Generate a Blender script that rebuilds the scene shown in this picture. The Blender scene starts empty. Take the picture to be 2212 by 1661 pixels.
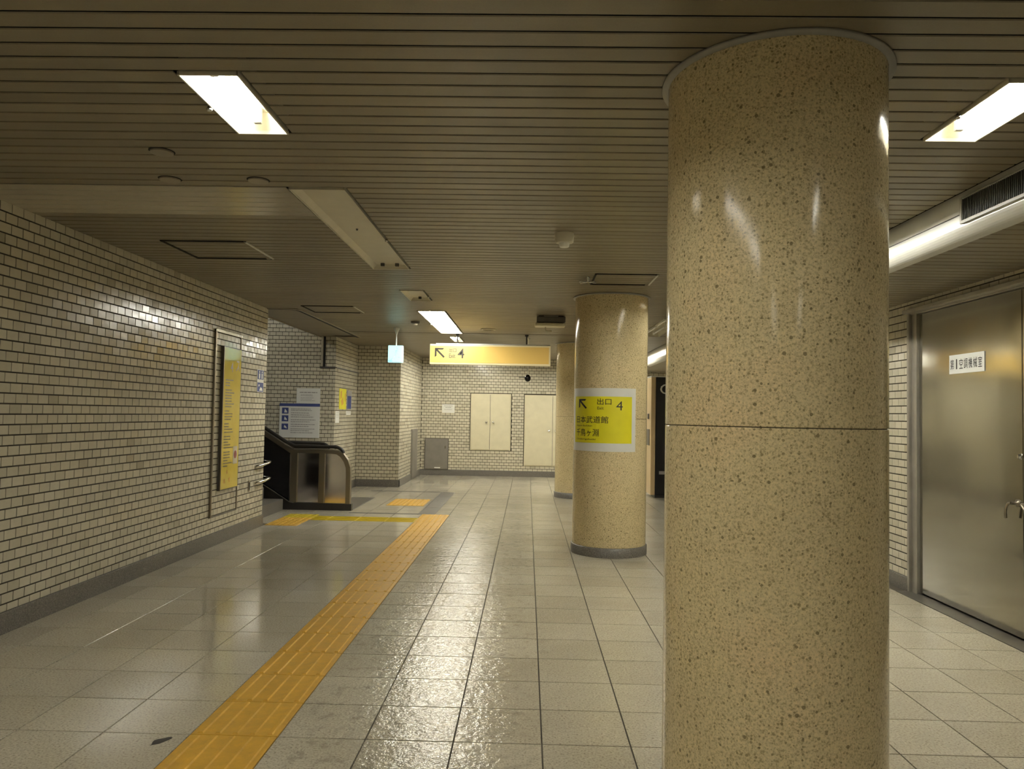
import bpy, bmesh, math, random
from math import sin, cos, pi, radians
from mathutils import Vector, Matrix, Euler

random.seed(7)
SC = bpy.context.scene
COL = SC.collection

# ------------------------------------------------------------------ camera, world, exposure
F_PX, YAW, PITCH, ROLL, CAM_H = 1636.5, 0.02112, 0.03899, 0.01856, 1.485
RW, RH = 2212, 1661


def cam_axes():
    fw = Vector((-sin(YAW), cos(YAW), 0)); rt = Vector((cos(YAW), sin(YAW), 0)); up = Vector((0, 0, 1))
    f2 = fw * cos(PITCH) + up * sin(PITCH); u2 = up * cos(PITCH) - fw * sin(PITCH)
    return rt * cos(ROLL) + u2 * sin(ROLL), u2 * cos(ROLL) - rt * sin(ROLL), f2


CR, CU, CF = cam_axes()
cam_d = bpy.data.cameras.new('camera')
cam_d.sensor_fit = 'HORIZONTAL'; cam_d.sensor_width = 36.0; cam_d.lens = 36.0 * F_PX / RW
cam_d.clip_start = 0.05; cam_d.clip_end = 200
cam = bpy.data.objects.new('camera', cam_d); COL.objects.link(cam)
m = Matrix.Identity(4)
for i in range(3):
    m[i][0], m[i][1], m[i][2] = CR[i], CU[i], -CF[i]
m[2][3] = CAM_H
cam.matrix_world = m
SC.camera = cam

W = bpy.data.worlds.new('underground'); SC.world = W; W.use_nodes = True
W.node_tree.nodes['Background'].inputs[0].default_value = (0.9, 0.9, 1, 1)
W.node_tree.nodes['Background'].inputs[1].default_value = 0.0
SC.view_settings.view_transform = 'Standard'; SC.view_settings.look = 'None'
SC.view_settings.exposure = 1.9; SC.view_settings.gamma = 1.0; SC.view_settings.use_curve_mapping = False
TUBE = 26.0            # emission strength of a lit fluorescent tube
TUBE_COL = (1.0, 0.985, 0.89)
SC.cycles.max_bounces = 10; SC.cycles.diffuse_bounces = 6; SC.cycles.glossy_bounces = 6
SC.cycles.sample_clamp_indirect = 4.0

# ------------------------------------------------------------------ helpers


def proj(p):
    d = Vector(p) - Vector((0, 0, CAM_H)); z = d.dot(CF)
    if z < 0.1: return None
    return (RW / 2 + F_PX * d.dot(CR) / z, RH / 2 - F_PX * d.dot(CU) / z, z)


def vis_size(p, area):
    """pixel area of a small piece at p, 0 when outside the frame"""
    q = proj(p)
    if not q or not (-15 < q[0] < RW + 15 and -15 < q[1] < RH + 15): return 0
    return area / q[2] ** 3


def tag(o, label=None, cat=None, group=None, kind=None):
    for k, v in (('label', label), ('category', cat), ('group', group), ('kind', kind)):
        if v: o[k] = v
    return o


def wpos(o):
    p = Vector((0, 0, 0))
    while o is not None:
        p += o.location; o = o.parent
    return p


def thing(name, loc, label, cat, group=None):
    o = bpy.data.objects.new(name, None); COL.objects.link(o); o.location = loc
    o.empty_display_size = 0.1
    return tag(o, label, cat, group)


class MB:
    """collects shapes in world coordinates; build() links them as ONE mesh object"""

    def __init__(s): s.v, s.f, s.sm = [], [], []

    def add(s, vs, fs, smooth=False):
        n = len(s.v); s.v += [tuple(p) for p in vs]
        s.f += [tuple(i + n for i in f) for f in fs]; s.sm += [smooth] * len(fs)
        return s

    def box(s, x0, x1, y0, y1, z0, z1, bev=0.0):
        b = min(bev, (x1 - x0) / 2.01, (y1 - y0) / 2.01, (z1 - z0) / 2.01)
        if b <= 0:
            vs = [(x, y, z) for x in (x0, x1) for y in (y0, y1) for z in (z0, z1)]
            return s.add(vs, [(0, 1, 3, 2), (4, 6, 7, 5), (0, 4, 5, 1), (2, 3, 7, 6), (0, 2, 6, 4), (1, 5, 7, 3)])
        bm = bmesh.new(); bmesh.ops.create_cube(bm, size=1)
        for v in bm.verts:
            v.co = Vector((x0 + (v.co.x + .5) * (x1 - x0), y0 + (v.co.y + .5) * (y1 - y0), z0 + (v.co.z + .5) * (z1 - z0)))
        bmesh.ops.bevel(bm, geom=bm.edges[:], offset=b, segments=2, affect='EDGES', profile=0.5)
        return s.bm(bm)

    def bm(s, bm, smooth=False):
        bm.verts.index_update()
        s.add([v.co[:] for v in bm.verts], [[v.index for v in f.verts] for f in bm.faces], smooth); bm.free()
        return s

    def lathe(s, cx, cy, prof, n=32, cap=True, smooth=True):
        """prof: list of (r, z)"""
        vs, fs = [], []
        for r, z in prof:
            for k in range(n):
                a = 2 * pi * k / n; vs.append((cx + r * cos(a), cy + r * sin(a), z))
        up = prof[-1][1] >= prof[0][1]
        for i in range(len(prof) - 1):
            for k in range(n):
                a, b = i * n + k, i * n + (k + 1) % n
                q = (a, b, b + n, a + n); fs.append(q if up else q[::-1])
        s.add(vs, fs, smooth)
        if cap:
            t = tuple(range(n)); l = tuple((len(prof) - 1) * n + k for k in range(n))
            s.add(vs[:n], [t[::-1] if up else t]); s.add(vs[-n:], [t if up else t[::-1]])
        return s

    def tube(s, pts, r, n=10, smooth=True, closed=False):
        pts = [Vector(p) for p in pts]; vs, fs = [], []
        prev = None
        for i, p in enumerate(pts):
            t = (pts[min(i + 1, len(pts) - 1)] - pts[max(i - 1, 0)]).normalized()
            if prev is None:
                u = t.cross(Vector((0, 0, 1)));
                if u.length < .1: u = t.cross(Vector((1, 0, 0)))
            else:
                u = prev - t * prev.dot(t)
            u.normalize(); prev = u; w = t.cross(u)
            for k in range(n):
                a = 2 * pi * k / n; vs.append(p + (u * cos(a) + w * sin(a)) * r)
        for i in range(len(pts) - 1):
            for k in range(n):
                a, b = i * n + k, i * n + (k + 1) % n; fs.append((a, b, b + n, a + n))
        s.add(vs, fs, smooth)
        s.add(vs[:n], [tuple(range(n))[::-1]]); s.add(vs[-n:], [tuple(range(n))])
        return s

    def prism(s, poly, f0, f1):
        """poly: 2-D outline; f0, f1: functions 2-D -> 3-D for the two caps"""
        n = len(poly); vs = [f0(*p) for p in poly] + [f1(*p) for p in poly]
        fs = [tuple(range(n))[::-1], tuple(range(n, 2 * n))]
        fs += [(i, (i + 1) % n, (i + 1) % n + n, i + n) for i in range(n)]
        bm = bmesh.new(); bv = [bm.verts.new(v) for v in vs]
        for f in fs: bm.faces.new([bv[i] for i in f])
        bmesh.ops.recalc_face_normals(bm, faces=bm.faces[:])
        return s.bm(bm)

    def sweep(s, path, prof):
        """2-D profile (a: sideways, b: up) swept along a path lying in a plane y = const (xz path)"""
        return s

    def build(s, name, mat, parent=None):
        me = bpy.data.meshes.new(name)
        o = bpy.data.objects.new(name, me); COL.objects.link(o)
        off = Vector((0, 0, 0))
        if parent is not None: o.parent = parent; off = wpos(parent)
        me.from_pydata([(x - off.x, y - off.y, z - off.z) for x, y, z in s.v], [], s.f)
        me.polygons.foreach_set('use_smooth', s.sm)
        if mat: me.materials.append(mat)
        me.update()
        return o


# ------------------------------------------------------------------ materials
MATS = {}


class NB:
    def __init__(s, name):
        s.m = bpy.data.materials.new(name); s.m.use_nodes = True; s.t = s.m.node_tree; s.n = s.t.nodes
        s.b = s.n['Principled BSDF']

    def new(s, t, **kw):
        n = s.n.new(t)
        for k, v in kw.items(): setattr(n, k, v)
        return n

    def link(s, a, b): s.t.links.new(a, b)

    def coord(s, which='Object', scale=None):
        c = s.new('ShaderNodeTexCoord').outputs[which]
        if scale is None: return c
        mp = s.new('ShaderNodeMapping'); mp.inputs['Scale'].default_value = scale
        s.link(c, mp.inputs[0]); return mp.outputs[0]

    def world(s, scale=None):
        c = s.new('ShaderNodeNewGeometry').outputs['Position']
        if scale is None: return c
        mp = s.new('ShaderNodeMapping'); mp.inputs['Scale'].default_value = scale
        s.link(c, mp.inputs[0]); return mp.outputs[0]

    def noise(s, vec, scale, detail=3, rough=.55):
        n = s.new('ShaderNodeTexNoise'); n.inputs['Scale'].default_value = scale
        n.inputs['Detail'].default_value = detail; n.inputs['Roughness'].default_value = rough
        if vec is not None: s.link(vec, n.inputs['Vector'])
        return n.outputs['Fac']

    def ramp(s, fac, stops):
        r = s.new('ShaderNodeValToRGB'); e = r.color_ramp.elements
        while len(e) < len(stops): e.new(0.5)
        for x, (p, c) in zip(e, stops): x.position = p; x.color = (*c, 1) if len(c) == 3 else c
        s.link(fac, r.inputs[0]); return r.outputs[0]

    def mix(s, fac, a, b, mode='MIX'):
        n = s.new('ShaderNodeMix', data_type='RGBA', blend_type=mode)
        for i, v in ((0, fac), (6, a), (7, b)):
            if hasattr(v, 'is_output'): s.link(v, n.inputs[i])
            elif isinstance(v, (int, float)): n.inputs[i].default_value = v
            else: n.inputs[i].default_value = (*v, 1)
        return n.outputs[2]

    def mrange(s, fac, a, b, c=0., d=1.):
        n = s.new('ShaderNodeMapRange')
        for i, v in enumerate((c, d, a, b)): n.inputs[i + 1].default_value = v
        s.link(fac, n.inputs[0]); return n.outputs[0]

    def math(s, op, a, b=None):
        n = s.new('ShaderNodeMath', operation=op)
        for i, v in enumerate((a, b)):
            if v is None: continue
            if hasattr(v, 'is_output'): s.link(v, n.inputs[i])
            else: n.inputs[i].default_value = v
        return n.outputs[0]

    def bump(s, h, strength, dist=.01):
        n = s.new('ShaderNodeBump'); n.inputs['Strength'].default_value = strength; n.inputs['Distance'].default_value = dist
        s.link(h, n.inputs['Height']); s.link(n.outputs[0], s.b.inputs['Normal'])

    def set(s, col=None, rough=None, metal=None, spec=None):
        for k, v in (('Base Color', col), ('Roughness', rough), ('Metallic', metal), ('Specular IOR Level', spec)):
            if v is None: continue
            if hasattr(v, 'is_output'): s.link(v, s.b.inputs[k])
            elif isinstance(v, (int, float)): s.b.inputs[k].default_value = v
            else: s.b.inputs[k].default_value = (*v, 1)
        return s.m


def smooth(b, v, lo, hi):
    n = b.new('ShaderNodeMapRange', interpolation_type='SMOOTHERSTEP')
    for i, x in enumerate((lo, hi, 0, 1)): n.inputs[i + 1].default_value = x
    b.link(v, n.inputs[0]); return n.outputs[0]


def plain(name, col, rough=.5, metal=0., spec=.5, vary=.12, scale=6, bump=0.):
    b = NB(name); v = b.noise(b.world(), scale, 4)
    lo = tuple(c * (1 - vary) for c in col); hi = tuple(min(1, c * (1 + vary)) for c in col)
    b.set(b.ramp(v, [(.3, lo), (.7, hi)]), b.mrange(v, rough * .85, min(1, rough * 1.15)), metal, spec)
    if bump: b.bump(b.noise(b.world(), scale * 12, 3), bump, .003)
    return b.m


def emis(name, col, strength, base=(.8, .8, .8)):
    b = NB(name); b.set(base, .4)
    v = b.noise(b.world(), 3, 2)
    c = b.ramp(v, [(.3, tuple(x * .97 for x in col)), (.7, col)])
    b.link(c, b.b.inputs['Emission Color']); b.b.inputs['Emission Strength'].default_value = strength
    return b.m


def wall_tile_mat():
    b = NB('cream glazed tile')
    isl = b.new('ShaderNodeNewGeometry').outputs['Random Per Island']
    ob = b.new('ShaderNodeObjectInfo').outputs['Random']
    r = b.math('FRACT', b.math('ADD', isl, b.math('MULTIPLY', ob, 7.31)))
    c = b.ramp(r, [(0, (.47, .425, .32)), (.06, (.57, .53, .415)), (.5, (.62, .58, .455)), (.9, (.66, .615, .49)), (1, (.56, .52, .41))])
    n = b.noise(b.world(), 25, 4)
    c = b.mix(b.mrange(n, 0, .22), c, (.30, .25, .16), 'MULTIPLY')
    b.set(c, b.mrange(b.math('FRACT', b.math('MULTIPLY', r, 13.7)), .14, .26), 0, .5)
    b.bump(b.noise(b.world(), 18, 2), .12, .004)
    return b.m


def floor_mat():
    b = NB('polished floor tile')
    w = b.world()
    ob = b.new('ShaderNodeObjectInfo').outputs['Random']
    isl = b.new('ShaderNodeNewGeometry').outputs['Random Per Island']
    r = b.math('FRACT', b.math('ADD', isl, b.math('MULTIPLY', ob, 7.31)))
    base = b.ramp(r, [(0, (.50, .455, .36)), (.5, (.545, .50, .40)), (1, (.58, .535, .43))])
    big = b.noise(w, 1.7, 5)
    base = b.mix(b.mrange(big, .0, .5, .35, .75), base, (.74, .72, .66), 'MULTIPLY')
    sp = b.noise(w, 95, 3, .65)
    base = b.mix(1, base, b.ramp(sp, [(.30, (.42, .40, .37)), (.44, (.93, .93, .92)), (.56, (1.03, 1.03, 1.03)), (.70, (1.25, 1.25, 1.22))]), 'MULTIPLY')
    d = b.noise(w, 60, 4, .65)
    base = b.mix(b.mrange(d, 0, .75, .66, .72), base, (.16, .145, .115))
    # the walked lane beside the guide path is worn and rippled, the side by the left wall still polished, the right side dull
    sx = b.new('ShaderNodeSeparateXYZ'); b.link(w, sx.inputs[0])
    xx = b.math('ADD', sx.outputs[0], b.mrange(b.noise(w, 1.1, 3), -.35, .35))
    lane = b.math('MULTIPLY', smooth(b, xx, -1.35, -.95), b.math('SUBTRACT', 1, smooth(b, xx, -.25, .35)))
    dull = smooth(b, xx, -.2, .5)
    scuff = b.math('MULTIPLY', lane, smooth(b, b.noise(w, 13, 5, .65), .50, .66))
    base = b.mix(b.math('MULTIPLY', scuff, .42), base, (.20, .18, .14))
    rg = b.math('ADD', .105, b.math('ADD', b.math('MULTIPLY', lane, .01), b.math('MULTIPLY', dull, .10)))
    pol = b.noise(b.world((1.3, .6, 1)), 3.2, 5, .6)
    b.set(base, b.math('ADD', rg, b.mrange(pol, -.02, .025, .15, .85)), 0, .5)
    h = b.math('ADD', b.math('SUBTRACT', b.noise(w, 15, 3), .5), b.math('MULTIPLY', b.math('SUBTRACT', b.noise(w, 42, 3, .6), .5), .6))
    amp = b.math('ADD', .12, b.math('ADD', b.math('MULTIPLY', lane, 1.25), b.math('MULTIPLY', dull, .9)))
    b.bump(b.math('MULTIPLY', h, amp), .5, .0075)
    return b.m


def stone_mat():
    b = NB('polished tan terrazzo'); w = b.world()
    big = b.noise(w, 1.6, 4)
    c = b.ramp(big, [(.30, (.62, .515, .30)), (.55, (.665, .56, .335)), (.75, (.72, .565, .335))])
    fine = b.noise(w, 115, 3, .7)
    c = b.mix(1, c, b.ramp(fine, [(.30, (.55, .51, .44)), (.5, (1, 1, 1)), (.72, (1.22, 1.2, 1.15))]), 'MULTIPLY')
    for sc_, lim, amt, col in ((46, .42, .75, (.13, .098, .045)), (78, .52, .65, (.20, .15, .07)), (120, .6, .5, (.26, .20, .10))):
        v = b.new('ShaderNodeTexVoronoi'); v.inputs['Scale'].default_value = sc_; b.link(w, v.inputs['Vector'])
        sepc = b.new('ShaderNodeSeparateColor'); b.link(v.outputs['Color'], sepc.inputs[0])
        size = b.mrange(sepc.outputs[0], -.30, lim)
        fleck = b.math('LESS_THAN', b.math('ADD', v.outputs['Distance'], b.math('MULTIPLY', b.noise(w, 150, 2), .22)), size)
        c = b.mix(b.math('MULTIPLY', fleck, amt), c, col)
    b.set(c, b.mrange(b.noise(w, 5, 3), .09, .17), 0, .18)
    b.bump(b.noise(w, 7, 3), .10, .005)
    return b.m


def slat_mat(name, col, r0, r1):
    b = NB(name); w = b.world()
    ob = b.new('ShaderNodeObjectInfo').outputs['Random']
    lo = tuple(c * .9 for c in col); hi = tuple(c * 1.1 for c in col)
    c = b.ramp(ob, [(0, lo), (1, hi)])
    n = b.noise(b.world((1, 9, 9)), 1.3, 4)
    c = b.mix(b.mrange(n, 0, .35), c, (.55, .5, .42), 'MULTIPLY')
    c = b.mix(b.mrange(b.noise(w, 160, 2), 0, .35), c, (.5, .46, .4), 'MULTIPLY')
    b.set(c, b.mrange(n, r0, r1), 0, .5)
    b.bump(b.noise(w, 60, 2), .03, .002)
    return b.m


def granite_mat():
    b = NB('grey granite'); w = b.world()
    f = b.noise(w, 110, 3, .7)
    c = b.ramp(f, [(.30, (.05, .047, .042)), (.48, (.14, .13, .115)), (.60, (.19, .175, .155)), (.74, (.33, .31, .28))])
    b.set(c, .35, 0, .5); return b.m


def steel_mat(name, col, r0, r1, wave=0., brush=(220, 220, 1)):
    b = NB(name)
    n = b.noise(b.world(brush), 1, 3)
    b.set(b.ramp(n, [(.25, tuple(c * .96 for c in col)), (.75, col)]), b.mrange(n, r0, r1), 1.0)
    h = b.math('MULTIPLY', n, .004)
    if wave: h = b.math('ADD', h, b.math('MULTIPLY', b.noise(b.world((1, 1, .55)), 1.7, 1), wave))
    b.bump(h, .6, .02)
    return b.m


def tactile_mat(name, col):
    b = NB(name); w = b.world()
    n = b.noise(w, 14, 5, .65)
    c = b.ramp(n, [(.25, tuple(x * .78 for x in col)), (.6, col), (.8, tuple(min(1, x * 1.12) for x in col))])
    c = b.mix(b.mrange(b.noise(w, 170, 2), 0, .3), c, (.55, .5, .4), 'MULTIPLY')
    b.set(c, b.mrange(n, .30, .5), 0, .5); b.bump(b.noise(w, 90, 2), .15, .002)
    return b.m


M = dict(
    tile=wall_tile_mat(), grout=plain('dark grout', (.040, .033, .020), .9),
    floor=floor_mat(), joint=plain('floor joint', (.10, .088, .07), .85),
    stone=stone_mat(), seam=plain('stone seam', (.075, .055, .032), .8),
    slat=slat_mat('brown ceiling slat', (.25, .215, .147), .32, .44),
    slat2=slat_mat('paler ceiling slat', (.52, .475, .385), .16, .24),
    void=plain('black void', (.012, .011, .010), .9),
    granite=granite_mat(),
    steel=steel_mat('brushed steel door', (.43, .42, .37), .11, .15, .5, (3, 3, .6)),
    steel2=steel_mat('polished steel', (.55, .53, .50), .12, .25, .3),
    panel=steel_mat('mirror steel panel', (.82, .78, .78), .10, .16, .15, (3, 3, 3)),
    jamb=plain('satin steel jamb', (.36, .34, .30), .36, metal=.6),
    chrome=steel_mat('chrome', (.75, .74, .70), .08, .2),
    bronze=steel_mat('bronze steel', (.28, .245, .19), .29, .40),
    disc=plain('brown cover', (.27, .235, .18), .4),
    ring=plain('grey ring', (.30, .285, .25), .36),
    white=plain('white enamel', (.80, .79, .74), .36, vary=.03),
    alu=plain('pale aluminium', (.66, .66, .62), .36, metal=.2, vary=.03),
    fixture=plain('cream enamel', (.62, .58, .46), .35, vary=.06),
    cream=plain('cream paint', (.66, .61, .44), .4, vary=.04),
    grey=plain('grey paint', (.20, .185, .16), .45, vary=.08),
    darkgrey=plain('dark grey', (.06, .055, .05), .5),
    black=plain('black print', (.015, .013, .012), .5),
    gloss=plain('black gloss', (.008, .008, .011), .18),
    rubber=plain('black rubber', (.02, .018, .017), .4),
    paper=plain('white paper', (.72, .72, .68), .55, vary=.03),
    yprint=plain('yellow print', (.72, .66, .012), .5, vary=.05),
    ysign=plain('amber sign', (.70, .55, .07), .10, vary=.06),
    blue=plain('blue print', (.05, .07, .22), .5), red=plain('dull red print', (.28, .06, .05), .5),
    orange=plain('orange print', (.62, .34, .04), .5),
    greyprint=plain('grey print', (.30, .29, .28), .6),
    tact=tactile_mat('yellow tactile tile', (.72, .42, .055)),
    tact2=tactile_mat('fresh yellow tactile tile', (.62, .47, .02)),
    plaster=plain('grey plaster', (.16, .145, .115), .8),
    plate=plain('grey metal plate', (.13, .12, .105), .42, metal=.3, vary=.2),
    beige=plain('beige panel', (.62, .47, .27), .35, vary=.05),
    tube=emis('lit fluorescent tube', TUBE_COL, TUBE),
    tube_off=plain('unlit tube glass', (.75, .74, .68), .2),
    exitface=emis('lit exit panel', (.50, 1.0, .95), .34, (.2, .42, .40)),
    exitgreen=emis('lit exit green', (.02, .75, .48), .26),
    signface=emis('lit amber panel', (1.0, .66, .20), .045, (.68, .455, .11)),
    signedge=emis('lit pale edge', (1.0, .82, .42), .05, (.75, .66, .42)),
)

# ------------------------------------------------------------------ dimensions
ZC, ZL = 2.79, 2.54                      # ceiling, lowered ceiling on the right
XL, XR = -3.378, 3.36                    # left wall face, right wall face
YB = 18.05                               # back wall
YE = 9.70                                # end of the left wall
YA = 13.25                               # wall behind the escalator
YN, XN = 15.0, -2.535                    # niche corner
XA = -3.39
TX0, TY0, TS = .0909, 3.4795, .40        # floor tile grid
SL0, SLP = 4.26, .1075                   # slat grid
TU, TV = .1135, .0685                    # wall tile pitch
YBACK = -7.5


def struct(name, mb, mat, parent=None):
    o = mb.build(name, mat, parent)
    o['kind'] = 'structure'
    return o


# ------------------------------------------------------------------ laid tiles
def slab_piece(u, v, n, du, dv, dn, cham):
    """18-triangle piece centred on its back face: u, v half sizes along du, dv; thickness n along dn"""
    pts = []
    for lvl, ins in ((0, 0), (n - cham, 0), (n, cham)):
        for a, b in ((-1, -1), (1, -1), (1, 1), (-1, 1)):
            pts.append(du * (a * (u - ins)) + dv * (b * (v - ins)) + dn * lvl)
    fs = []
    for k in range(2):
        for i in range(4):
            j = (i + 1) % 4; fs.append((k * 4 + i, k * 4 + j, k * 4 + 4 + j, k * 4 + 4 + i))
    fs.append((8, 9, 10, 11))
    if du.cross(dv).dot(dn) < 0: fs = [f[::-1] for f in fs]
    return pts, fs


def lay(parent, name, stuff_name, cells, du, dv, dn, thick, cham, mat, n_single, tilt):
    """cells: (centre, half u, half v). The n_single largest in view become single parts, the others one part of kind stuff"""
    sized = sorted(((vis_size(c + dn * thick, a * b * max(.02, abs((Vector((0, 0, CAM_H)) - c).normalized().dot(dn))) * 1e6 * (Vector((0, 0, CAM_H)) - c).length), i) for i, (c, a, b) in enumerate(cells)), reverse=True)
    single = {i for s, i in sized[:n_single] if s > 0}
    cache, st = {}, MB()
    for i, (c, a, b) in enumerate(cells):
        rx, ry = random.gauss(0, tilt), random.gauss(0, tilt)
        if i in single:
            k = (round(a, 3), round(b, 3))
            if k not in cache:
                pts, fs = slab_piece(a, b, thick, du, dv, dn, cham)
                me = bpy.data.meshes.new(name); me.from_pydata(pts, [], fs); me.materials.append(mat); cache[k] = me
            o = bpy.data.objects.new(name, cache[k]); COL.objects.link(o); o.parent = parent; o.location = c
            o.rotation_euler = (Matrix.Rotation(rx, 3, du) @ Matrix.Rotation(ry, 3, dv)).to_euler()
        else:
            pts, fs = slab_piece(a, b, thick, du, dv, dn, cham)
            r = Matrix.Rotation(rx, 3, du) @ Matrix.Rotation(ry, 3, dv)
            st.add([r @ p + c for p in pts], fs)
    if st.v:
        o = st.build(stuff_name, mat, parent); o['kind'] = 'stuff'


def wall_tiles(parent, org, du, dn, u0, u1, z0, z1, zph, uph, holes=(), n_single=300):
    """running bond; org + du*u + z*Z lies on the grout plane"""
    cells = []; org, du, dn = Vector(org), Vector(du), Vector(dn); dv = Vector((0, 0, 1))
    k0 = math.floor((z0 - zph) / TV)
    g = .0048
    for k in range(k0, k0 + int((z1 - z0) / TV) + 3):
        a, b = zph + k * TV + g, zph + (k + 1) * TV - g
        a, b = max(a, z0 + .002), min(b, z1 - .002)
        if b - a < .012: continue
        off = uph + (TU / 2 if k % 2 else 0)
        j0 = math.floor((u0 - off) / TU)
        for j in range(j0, j0 + int((u1 - u0) / TU) + 3):
            c, d = max(off + j * TU + .0036, u0 + .001), min(off + (j + 1) * TU - .0036, u1 - .001)
            if d - c < .012: continue
            spans = [(c, d)]
            zm = (a + b) / 2
            for h0, h1, hz0, hz1 in holes:
                if hz0 < zm < hz1:
                    nx = []
                    for p, q in spans:
                        if q <= h0 or p >= h1: nx.append((p, q)); continue
                        if h0 - p > .012: nx.append((p, h0))
                        if q - h1 > .012: nx.append((h1, q))
                    spans = nx
            for p, q in spans:
                cells.append((org + du * ((p + q) / 2) + dv * zm, (q - p) / 2, (b - a) / 2))
    lay(parent, 'tile', 'tile_field', cells, du, dv, dn, .0035, .0010, M['tile'], n_single, radians(.45))


# ------------------------------------------------------------------ room shell
# left wall
b = MB().box(XL - .42, XL - .0035, YBACK, YE - .0035, -.05, 2.98)
wl = struct('wall_left', b, M['grout'])
wall_tiles(wl, (XL - .0035, 0, 0), (0, 1, 0), (1, 0, 0), YBACK, YE, .14, ZC + .03, .807, 4.821, n_single=300)
b = MB().box(XL - .3, XL + .012, YBACK, YE + .012, -.03, .140, .004)
struct('baseboard_left', b, M['granite'])
# end face of the left wall (towards the stairs)
we = struct('wall_left_end', MB().box(XL - .42, XL - .007, YE - .007, YE - .0035, 0, 2.9), M['grout'])

# wall behind the escalator, side wall and niche
b = MB().box(-7.5, XA - .0035, YA + .0035, YA + .3, -.05, 6.0)
wa = struct('wall_alcove_back', b, M['grout'])
wall_tiles(wa, (0, YA + .0035, 0), (1, 0, 0), (0, -1, 0), -5.6, XA - .0005, .14, 3.9, .807, .02, n_single=300)
b = MB().box(XA - .3, XA - .0035, YA + .007, YN + .3, -.05, 2.98)
ws = struct('wall_alcove_side', b, M['grout'])
wall_tiles(ws, (XA - .0035, 0, 0), (0, 1, 0), (1, 0, 0), YA, YN, .14, ZC + .03, .807, 4.821, n_single=100)
b = MB().box(XA - .3, XN - .0035, YN + .0035, YN + .2, -.05, 2.98)
wn = struct('wall_niche_front', b, M['grout'])
wall_tiles(wn, (0, YN + .0035, 0), (1, 0, 0), (0, -1, 0), XA, XN, .14, ZC + .03, .807, .02, n_single=250)
b = MB().box(XN - .3, XN - .0035, YN + .007, YB + .3, -.05, 2.98)
wm = struct('wall_niche_side', b, M['grout'])
wall_tiles(wm, (XN - .0035, 0, 0), (0, 1, 0), (1, 0, 0), YN, YB, .14, ZC + .03, .807, 4.85, n_single=0)
b = MB().box(XN - .3, XR + .4, YB + .0035, YB + .3, -.05, 2.98)
wb = struct('wall_back', b, M['grout'])
wall_tiles(wb, (0, YB + .0035, 0), (1, 0, 0), (0, -1, 0), XN, XR, .137, ZC + .03, .807, .03,
           holes=[(-1.37, -.375, .59, 1.975), (-.09, .93, .235, 1.965), (-2.44, -1.865, .135, .885)], n_single=0)
for nm, bx in (('baseboard_alcove_back', (-5.6, XA + .012, YA - .012, YA + .1)), ('baseboard_alcove_side', (XA - .1, XA + .012, YA, YN + .0)),
               ('baseboard_niche_front', (XA - .1, XN + .012, YN - .012, YN + .1)), ('baseboard_niche_side', (XN - .1, XN + .012, YN, YB)),
               ('baseboard_back', (XN, XR, YB - .012, YB + .1))):
    struct(nm, MB().box(*bx, -.03, .138, .004), M['granite'])

# right wall with the double steel door
DY0, DY1, DZ = 3.86, 6.765, 2.462
b = MB()
for y0, y1, z0, z1 in ((YBACK, DY0, -.05, 2.9), (DY1, YB, -.05, 2.9), (DY0, DY1, DZ, 2.9)):
    b.box(XR + .0035, XR + .30, y0, y1, z0, z1)
wr = struct('wall_right', b, M['grout'])
wall_tiles(wr, (XR + .0035, 0, 0), (0, 1, 0), (-1, 0, 0), 2.2, YB, .12, ZL + .03, .80, .02, holes=[(DY0, DY1, 0, DZ)], n_single=300)
b = MB().box(XR - .012, XR + .1, DY1, YB, -.03, .12, .004).box(XR - .012, XR + .1, YBACK, DY0, -.03, .12, .004)
struct('baseboard_right', b, M['granite'])
struct('wall_front', MB().box(XL - .4, XR + .4, YBACK - .2, YBACK, -.05, 2.98), M['cream'])

door = struct('door_1', MB().box(XR - .012, XR + .09, DY1 - .035, DY1, 0, DZ, .003).box(XR + .012, XR + .09, DY1 - .12, DY1 - .035, 0, DZ, .003)
              .box(XR - .012, XR + .09, DY0, DY0 + .035, 0, DZ, .003).box(XR + .012, XR + .09, DY0 + .035, DY0 + .12, 0, DZ, .003)
              .box(XR + .01, XR + .09, DY0, DY1, DZ - .04, DZ, .002), M['jamb'])
MB().box(XR - .05, XR + .02, DY0 - .01, DY1 + .01, DZ - .03, DZ + .004, .004).build('header', M['jamb'], door)
struct('trim_1', MB().box(XR + .085, XR + .12, DY0, DY1, 0, DZ), M['void'])
DS = 5.275
l1 = MB().box(XR + .038, XR + .078, DS + .003, DY1 - .125, .02, DZ - .045, .003).build('door_leaf', M['steel'], door)
l2 = MB().box(XR + .038, XR + .078, DY0 + .125, DS - .003, .02, DZ - .045, .003).build('door_leaf', M['steel'], door)
for lf, sg, yc in ((l1, 1, DS + .055), (l2, -1, DS - .055)):
    x = XR + .038
    h = MB().lathe(0, 0, [(.026, 0), (.026, .008), (.012, .012), (.012, .05)], 16)
    h.v = [(x - z_, yc + a_, .935 + b_) for a_, b_, z_ in h.v]
    h.tube([(x - .05, yc, .935), (x - .055, yc + sg * .02, .93), (x - .055, yc + sg * .045, .90), (x - .054, yc + sg * .055, .86), (x - .05, yc + sg * .055, .825)], .009, 8)
    h.build('lever_handle', M['bronze'], lf)
t = MB().lathe(0, 0, [(.02, 0), (.02, .01), (.012, .016), (.012, .022)], 14); t.v = [(XR + .038 - z_, DS + .022 + a_ * .7, 1.257 + b_) for a_, b_, z_ in t.v]
t.build('thumb_turn', M['chrome'], l1)
MB().box(XR + .034, XR + .038, DS - .075, DS - .012, .475, .60).build('sticker', M['paper'], l2)
struct('trim_2', MB().box(XR - .11, XR + .12, DY0, DY1, -.02, .004), M['plate'])

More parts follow.
